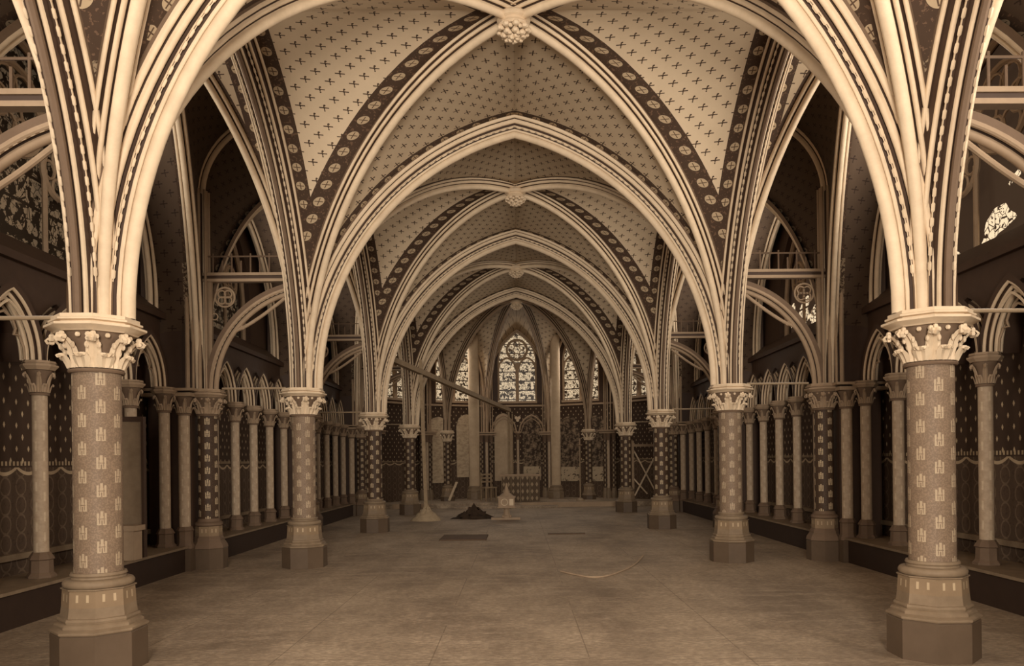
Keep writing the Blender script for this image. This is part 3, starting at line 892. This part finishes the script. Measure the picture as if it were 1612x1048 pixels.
# apse ribs, arches, webs
def P3(v, z=ZT): return (v[0], v[1], z)
ring = [(-HW, Y4), (-XA5, YA5), (-1.12, AC + 5.0), (1.12, AC + 5.0), (XA5, YA5), (HW, Y4)]
rn = ['fourth left column', 'slender left apse column', 'left pier of the middle window', 'right pier of the middle window', 'slender right apse column', 'fourth right column']
mbs = []
for i, p in enumerate(ring):
    rib('apse_rib', [Curve(P3(p), (0, AC), RISE)], PD, f'apse vault rib rising from the {rn[i]} to the apse boss', 'vault rib', None, 30, 'radiating apse ribs', Vector(P3(p)))
for i in range(5):
    p, q = Vector(ring[i]), Vector(ring[i + 1]); m = (p + q) / 2
    c1, c2 = Curve(P3(p), m, RISE - .12, 1.2 if i in (1, 3) else 1.6 if i == 2 else 0), Curve(P3(q), m, RISE - .12, 1.2 if i in (1, 3) else 1.6 if i == 2 else 0)
    nm = ['between the fourth left column and the slender left one', 'from the slender left column to the middle window', 'framing the middle window', 'from the slender right column to the middle window', 'between the fourth right column and the slender right one'][i]
    rib('apse_arch', [c1, c2], PW if i == 2 else PD, f'pointed apse arch {nm}', 'arch', None, 26, 'arches round the apse', Vector(P3(m)))
    mbs.append((web(Curve(P3(p), (0, AC), RISE), c1, 0, 'x', m=5), 0)); mbs.append((web(Curve(P3(q), (0, AC), RISE), c2, 0, 'x', m=5), 0))
# the cell between the last nave arch and the apse boss
for s in (-1, 1):
    mbs.append((web(Curve((s * HW, Y4, ZT), (0, AC), RISE), C_T(4, s), 0, 'y', m=4), 0))
joinmb('ceiling', mbs, ['web_apse'])
# flat ambulatory vault and the roof slab closing the building
r = MB(); r.box(-5.8, 5.8, YW0 - .3, AC + 6, 6.95, 7.15)
r.box(HW + .1, 5.3, Y4 + .1, AC + 5.2, 6.35, 6.45, 0); r.box(-5.3, -HW - .1, Y4 + .1, AC + 5.2, 6.35, 6.45, 0)
struct(r.build('ceiling', ['dark'], None, 0))
# piers with small castle shafts at the apse corners
def make_apier(label):
    t = thing('apse_pier', label, 'pier')
    k = MB(); k.box(-.14, .14, 0.02, .42, .0, 2.38); k.build('pier_core', 'dark', t, 0)
    b = MB()
    for x in (-.17, .17): b.lathe([(.11, .15), (.11, .35), (.085, .42), (.085, .5)], 8, (x, 0, 0))
    b.lathe([(.09, .15), (.09, .35), (.06, .5)], 8, (0, -.08, 0)); b.build('base', 'base', t, 30)
    for x in (-.17, .17):
        s = MB(); s.lathe([(.075, .5), (.075, 2.12)], 14, (x, 0, 0)); s.build('shaft', 'castle_small', t)
    s = MB(); s.lathe([(.05, .5), (.05, 2.12)], 12, (0, -.08, 0)); s.build('shaft', 'slim', t)
    for x, y in ((-.17, 0), (.17, 0), (0, -.08)):
        c, f = capital_meshes(.07, .24, False); co = c.build('capital', 'mid', t); co.location = (x, y, 2.12)
    a = MB(); a.box(-.32, .32, -.17, .3, 2.36, 2.41); a.box(-.34, .34, -.19, .3, 2.43, ZT); a.build('abacus', 'stone_mid', t, 0)
    u = MB()
    for x in (-.24, -.16, -.06, .06, .16, .24): u.tube([(x, -.04 + abs(x) * .4, ZT), (x, -.04 + abs(x) * .4, 5.3)], .022, 6)
    u.build('thin_shafts', 'stone_mid', t); return t
apn = None
for i, d in enumerate(angs[1:-1]):
    p = vert(d, RA - .17)
    lab = ['leftmost', 'second from left', 'left of the middle window', 'right of the middle window', 'second from right', 'rightmost'][i] + ' of the clustered apse wall piers'
    if apn is None: apn = make_apier(lab); o = apn; o['group'] = 'clustered apse wall piers'
    else: o = dup(apn, (0, 0, 0), 0, lab, 'clustered apse wall piers')
    o.location = (p.x, p.y, 0); o.rotation_euler = (0, 0, -math.radians(d))
# panels hung or painted on the dado of the apse
def facet_panel(k, x, w, z0, z1, mat, label, name='wall_panel', arch=True, cat='panel'):
    A, B = vert(angs[k]), vert(angs[k + 1]); t = (B - A).normalized(); mid = (A + B) / 2; ang = math.atan2(t.y, t.x)
    m = MB(); h = z1 - z0; pts = [(-w / 2, 0), (w / 2, 0)]
    if arch:
        f = pointed(w / 2, w * .55, h - w * .55); pts += [(w / 2 - w * i / 10, f(w / 2 - w * i / 10)) for i in range(11)]
    else: pts += [(w / 2, h), (-w / 2, h)]
    N = len(pts); vs = [(p[0], -.015, p[1]) for p in pts] + [(p[0], .015, p[1]) for p in pts]
    m.add(vs, [tuple(range(N)), tuple(range(N, 2 * N))[::-1]] + [(i, N + i, N + (i + 1) % N, (i + 1) % N) for i in range(N)])
    o = m.build(name, mat, None, 0); nr = Vector((t.y, -t.x, 0)); o.location = mid + t * x + nr * .045 + Vector((0, 0, z0)); o.rotation_euler = (0, 0, ang)
    if nr.dot(Vector((0, AC, 0)) - mid) < 0: o.location = mid + t * x - nr * .045 + Vector((0, 0, z0))
    tag(o, label, cat, 'panels on the apse dado'); return o
facet_panel(2, -.62, .85, .72, 3.0, 'plaster', 'pale flaking plaster panel left of the slender left apse column')
facet_panel(2, .42, .75, .9, 3.1, 'plaster', 'pale arched plaster panel right of the slender left apse column')
facet_panel(3, -.52, .62, .75, 3.15, 'cloth', 'pale arched panel under the middle window, left half')
facet_panel(3, .50, .62, .75, 3.15, 'mural', 'dark painted arched panel under the middle window, right half')
facet_panel(4, -.42, .80, .72, 3.0, 'mural', 'dark painted scene left of the slender right apse column')
facet_panel(4, .60, .80, .72, 3.0, 'mural', 'dark painted scene right of the slender right apse column')
# small arcade shaft and arches under the middle window
t = thing('wall_shaft', 'slender shaft with capital under the middle window, between two arched panels', 'shaft', (0, AC + 4.93, .15))
s = MB(); s.lathe([(.08, 0), (.08, .2), (.045, .3), (.045, 2.05)], 12); s.build('shaft', 'slim', t)
c, f = capital_meshes(.05, .22, False); co = c.build('capital', 'mid', t); co.location = (0, 0, 2.05); f.build('crocket_leaves', 'mid', co)
a = abacus_mb(.11, .07); a.build('abacus', 'stone_mid', t).location = (0, 0, 2.27)
t = thing('blind_arcade', 'pair of small cusped arches with a trefoil under the middle window', 'arch', (0, AC + 4.98, 2.45))
m = MB()
for sg in (-1, 1):
    l = pointed(.45, .62, 0); m.tube([(sg * .49 + .45 * (i / 7 - 1), 0, l(.45 * (i / 7 - 1))) for i in range(15)], .03, 6)
    l = pointed(.37, .5, 0); m.tube([(sg * .49 + .37 * (i / 7 - 1), .02, l(.37 * (i / 7 - 1))) for i in range(15)], .018, 6)
m.build('moulding', 'stone_mid', t)
m = MB()
for i in range(3):
    a = PI / 2 + 2 * PI * i / 3 + PI / 3; m.lathe([(.055, 0), (.055, .03)], 12)
    m.v = m.v[:-24] + [(v[0] + .06 * cos(a), -.01 - v[2], v[1] + .5 + .06 * sin(a)) for v in m.v[-24:]]
m.build('trefoil', 'stone', t)

# plain tall posts in front of the apse
pp = None
for s, x, lab in ((-1, -1.50, 'tall plain pale pillar left of the altar, reaching the vault'), (1, 1.30, 'tall plain pale pillar right of the altar, reaching the vault')):
    t = thing('plain_pillar', lab, 'pillar', (x, Y4 + 5.05, .15), 0, 'tall plain pillars flanking the altar')
    b = MB(); b.lathe([(.28, 0), (.28, .22), (.25, .25), (.26, .3), (.22, .38), (.23, .42), (.19, .46)], 8, rot=PI / 8); b.build('base', 'base', t, 30)
    m = MB(); m.lathe([(.185 if s < 0 else .165, .46), (.185 if s < 0 else .165, 5.6)], 20); m.build('shaft', 'pillar', t)

# ------------------------------------------------------------------ floor, step, end wall
f = MB(); f.box(-5.6, 5.6, YW0 - .3, AC + 6, -.2, 0); struct(f.build('floor', 'floor', None, 0))
f = MB(); f.box(-4.4, 4.4, Y4 + 2.5, AC + 5.2, 0.001, .15); f.box(-1.9, 1.2, Y4 + 2.0, Y4 + 2.5, 0.001, .07); struct(f.build('floor', 'floor', None, 0))
f = MB(); f.box(-3.9, -2.75, Y4 + 2.44, Y4 + 2.7, 0.001, .155); f.box(.1, 3.6, Y4 + 2.44, Y4 + 2.7, 0.001, .155); struct(f.build('trim_1', 'stone_mid', None, 0))
w = MB()   # unseen end wall behind the viewer; doorway narrowed to keep light off the aisles
DW = 1.35
w.box(-5.6, -DW, -1.0, -.6, 0, 7); w.box(DW, 5.6, -1.0, -.6, 0, 7); w.box(-DW, DW, -1.0, -.6, 4.9, 7)
struct(w.build('wall_entrance', 'mid', None, 0))
# ------------------------------------------------------------------ loose things in the middle distance
def heap(name, label, cat, loc, rx, ry, h, mat, seed, rough=.18, sharp=1.2):
    rnd = random.Random(seed); m = MB(); n, k = 26, 9; vs = []; fs = []
    for j in range(k):
        q = j / (k - 1); 
        for i in range(n):
            a = 2 * PI * i / n; rr = (1 - q) * (1 + rnd.uniform(-1, 1) * rough * .6)
            z = h * (q ** (1 / sharp)) * (1 + rnd.uniform(-1, 1) * rough * (q > 0))
            vs.append((rx * rr * cos(a), ry * rr * sin(a), z))
    for j in range(k - 1):
        for i in range(n): fs.append((j * n + i, j * n + (i + 1) % n, (j + 1) * n + (i + 1) % n, (j + 1) * n + i))
    fs.append(tuple((k - 1) * n + i for i in range(n))); fs.append(tuple(range(n))[::-1])
    m.add(vs, fs); o = m.build(name, mat, None, 60); o.location = loc; return tag(o, label, cat)
heap('sand_heap', 'pale heap of sand at the foot of the tall timber prop', 'heap', (-2.28, 19.1, 0), .36, .3, .36, 'sand', 3)
heap('rubble_heap', 'low dark heap of rubble on the floor before the altar', 'heap', (-1.14, 19.6, 0), .52, .3, .28, 'rubble', 5, .5, .9)
m = MB(); m.bar((0, 0, .3), (-.10, 0, 3.95), .085, .085); o = m.build('timber_prop', 'wood', None, 0); o.location = (-2.28, 19.1, 0)
tag(o, 'tall upright timber prop standing in the sand heap', 'timber')
m = MB(); A, Bp = Vector((-2.98, 16.95, 3.80)), Vector((-.28, 26.2, 3.17)); m.bar(A, Bp, .12, .12)
m.v = [tuple(Vector(v) - A) for v in m.v]; o = m.build('long_beam', 'wood', None, 0); o.location = A; tag(o, 'long slanting timber beam resting across the two props', 'timber')
m = MB(); m.bar((0, 0, 0), (0, 0, 3.0), .07, .07); m.bar((.12, 0, 0), (.12, 0, 2.9), .04, .04); o = m.build('timber_prop', 'wood', None, 0); o.location = (-.30, 26.2, .15); tag(o, 'thin upright double prop behind the altar, under the beam end', 'timber')
# plank with small ornate model
m = MB(); m.box(-.36, .36, -.16, .16, 0, .05); o = m.build('floor_slab', 'stone_mid', None, 0); o.location = (-.32, 19.2, 0); tag(o, 'pale flat slab on the floor carrying the small stone pinnacle', 'slab')
t = thing('stone_pinnacle', 'small carved stone pinnacle with pointed top standing on the pale slab', 'stone ornament', (-.30, 19.2, .05))
m = MB(); m.lathe([(.13, 0), (.13, .03), (.09, .06), (.075, .2), (.11, .24)], 8, rot=PI / 8)
for a in range(4): m.blob((.13 * cos(PI / 4 + a * PI / 2), .13 * sin(PI / 4 + a * PI / 2), .03), .035)
m.build('foot', 'stone_mid', t, 30)
m = MB(); m.box(-.2, .2, -.15, .15, .24, .50); m.box(-.225, .225, -.17, .17, .49, .52); m.box(-.225, .225, -.17, .17, .24, .265); m.build('body', 'stone_mid', t, 0)
m = MB(); m.tube([(-.05 + .08 * cos(2 * PI * i / 16), -.155, .38 + .08 * sin(2 * PI * i / 16)) for i in range(16)], .012, 6, closed=True); m.box(.07, .17, -.165, -.15, .3, .46); m.build('medallion', 'stone', t)
m = MB(); m.lathe([(.2, .52), (.09, .60), (.05, .66), (.04, .74), (.015, .82), (.02, .84), (.0, .86)], 8); m.build('pointed_top', 'stone_mid', t, 30)
# altar
t = thing('altar', 'patterned block altar standing below the middle apse window', 'altar', (.08, 24.9, .15), -.06)
m = MB(); m.box(-.60, .60, -.3, .3, 0, .80); m.build('body', 'altar', t, 0)
m = MB(); m.box(-.66, .66, -.36, .36, .80, .87); m.build('top_slab', 'stone_mid', t, 0)
# candle stand
t = thing('candle_stand', 'tall thin candle stand right of the right plain pillar', 'candle stand', (1.98, 24.7, .15))
m = MB(); m.lathe([(.14, 0), (.13, .04), (.04, .1)], 12); m.build('foot', 'iron', t)
m = MB(); m.lathe([(.022, .1), (.022, .8), (.04, .82), (.022, .84), (.022, 1.75)], 10); m.build('stem', 'iron', t)
m = MB(); m.lathe([(.03, 1.75), (.09, 1.79), (.09, 1.8)], 12); m.lathe([(.02, 1.8), (.02, 2.0)], 8); m.build('drip_pan', 'stone_mid', t)
# leaning plank
m = MB(); m.bar((0, 0, .02), (.24, .25, .62), .09, .03); o = m.build('plank', 'stone', None, 0); o.location = (-2.28, 25.4, .15); tag(o, 'short pale plank leaning beside the slender left apse column', 'plank')
# chair
t = thing('wooden_chair', 'small dark wooden chair between left pillar and altar', 'chair', (-.98, 25.3, .15), .5)
for x, y, h in ((-.18, -.18, .42), (.18, -.18, .42), (-.18, .18, .9), (.18, .18, .9)):
    m = MB(); m.bar((x, y, 0), (x, y, h), .04, .04); m.build('leg', 'wood', t, 0)
m = MB(); m.box(-.21, .21, -.21, .21, .42, .46); m.build('seat', 'wood', t, 0)
m = MB()
for z in (.6, .72, .84): m.box(-.18, .18, .17, .19, z, z + .05)
m.build('backrest', 'wood', t, 0)
# trestle with crossed braces
t = thing('timber_trestle', 'timber trestle with crossed braces by the fourth right column', 'trestle', (4.02, 24.6, .15), 0)
for x in (-.36, .42):
    m = MB(); m.bar((x, 0, 0), (x, 0, 1.9), .07, .07); m.build('post', 'stone_mid', t, 0)
m = MB(); m.bar((-.40, 0, 1.75), (.46, 0, 1.75), .08, .08); m.build('rail', 'stone_mid', t, 0)
for a, b in (((-.32, -.05, .15), (.40, -.05, 1.5)), ((.40, .05, .2), (-.30, .05, 1.55)), ((-.34, .05, .7), (.1, .05, .2))):
    m = MB(); m.bar(a, b, .08, .04); m.build('brace', 'stone', t, 0)
# aisle block and board behind the nearest left column
m = MB(); m.box(-.17, .17, -.10, .10, 0, .34); m.box(-.20, .20, -.12, .12, .34, .40); o = m.build('stone_block', 'stone_mid', None, 0); o.location = (-4.62, 9.1, BZ)
tag(o, 'pale stone block on the left aisle bench behind the nearest column', 'stone block')
t = thing('tall_board', 'tall plain brown board standing on the left aisle bench above the pale block', 'board', (-4.68, 9.33, BZ), 0)
m = MB(); m.box(-.18, .18, -.02, .02, 0, 1.62); m.build('board', 'base', t, 0)
m = MB(); m.box(-.21, .21, -.035, .035, 1.62, 1.68); m.box(-.21, -.18, -.035, .035, 0, 1.62); m.box(.18, .21, -.035, .035, 0, 1.62); m.build('frame', 'dark', t, 0)
# floor hatch and wire
m = MB(); m.box(-.43, .43, -.5, .5, 0, .02); m.box(-.39, .39, -.46, .46, .02, .024); o = m.build('floor_hatch', 'wood_dark', None, 0); o.location = (-1.03, 14.6, 0); tag(o, 'dark rectangular board lying on the nave floor', 'board')
m = MB(); m.box(-.36, .36, -.07, .07, 0, .02); o = m.build('floor_plank', 'wood_dark', None, 0); o.location = (.93, 15.1, 0); tag(o, 'thin dark plank lying flat on the floor right of centre', 'plank')
pts = []
for (px, py) in ((880, 901), (900, 906), (930, 911), (958, 908), (985, 898), (1000, 889), (1012, 876)):
    sc = (py - 725.6) / 1.4366; pts.append(Vector(((px - 815) / sc, 1216 / sc, .012)))
sm = []
for i in range(len(pts) - 1):
    p0, p1, p2, p3 = pts[max(0, i - 1)], pts[i], pts[i + 1], pts[min(len(pts) - 1, i + 2)]
    for k in range(6):
        u = k / 6; sm.append(.5 * ((2 * p1) + (p2 - p0) * u + (2 * p0 - 5 * p1 + 4 * p2 - p3) * u * u + (3 * p1 - p0 - 3 * p2 + p3) * u ** 3))
m = MB(); m.tube(sm, .011, 6); o = m.build('wire', 'stone_mid'); tag(o, 'thin curved wire lying loose on the nave floor', 'wire')

# ------------------------------------------------------------------ light
def area(name, loc, rot, sx, sy, e, c=(1, .905, .785)):
    l = bpy.data.lights.new(name, 'AREA'); l.shape = 'RECTANGLE'; l.size = sx; l.size_y = sy; l.energy = e; l.color = c
    o = bpy.data.objects.new(name, l); COL.objects.link(o); o.location = loc; o.rotation_euler = rot; return o
area('doorway_daylight', (0, -4.4, 2.5), (math.radians(96), 0, 0), 2.2, 4.0, 1700)
EW = {0: (140, 190), 1: (45, 85), 2: (36, 70), 3: (26, 50)}
for n in range(0, 4):
    for s in (-1, 1):
        area('window_daylight', (s * 4.9, YC(n) + S / 2, 4.6), (0, s * math.radians(97), 0), 1.8, 2.4, EW[n][s > 0])
area('apse_daylight', (0, AC + 4.6, 4.7), (math.radians(-62), 0, 0), 1.3, 1.6, 20)
for a in (-25.7, 25.7, -51.5, 51.5):
    p = vert(a, RA - .5); area('apse_daylight', (p.x, p.y, 4.6), (math.radians(-62), 0, -math.radians(a)), 1.2, 1.6, 22)
w = bpy.data.worlds.new('daylight'); scn.world = w; w.use_nodes = True
w.node_tree.nodes['Background'].inputs[0].default_value = (.75, .62, .5, 1); w.node_tree.nodes['Background'].inputs[1].default_value = .8

# ------------------------------------------------------------------ camera
F = 1216.0
cam = bpy.data.cameras.new('camera'); co = bpy.data.objects.new('camera', cam); COL.objects.link(co)
cam.sensor_fit = 'HORIZONTAL'; cam.sensor_width = 36; cam.lens = F / 1612 * 36
cam.shift_x = (806 - 837.5) / 1612; cam.shift_y = (725.6 - 524) / 1612; cam.clip_start = .05
co.matrix_world = Matrix.Translation((-.005, 0, 1.4366)) @ Matrix.Rotation(-.0182, 4, 'Z') @ Matrix.Rotation(PI / 2, 4, 'X') @ Matrix.Rotation(-.0111, 4, 'Z')
scn.camera = co
scn.view_settings.view_transform = 'Standard'; scn.view_settings.look = 'None'; scn.view_settings.gamma = 1; scn.view_settings.exposure = 0.08
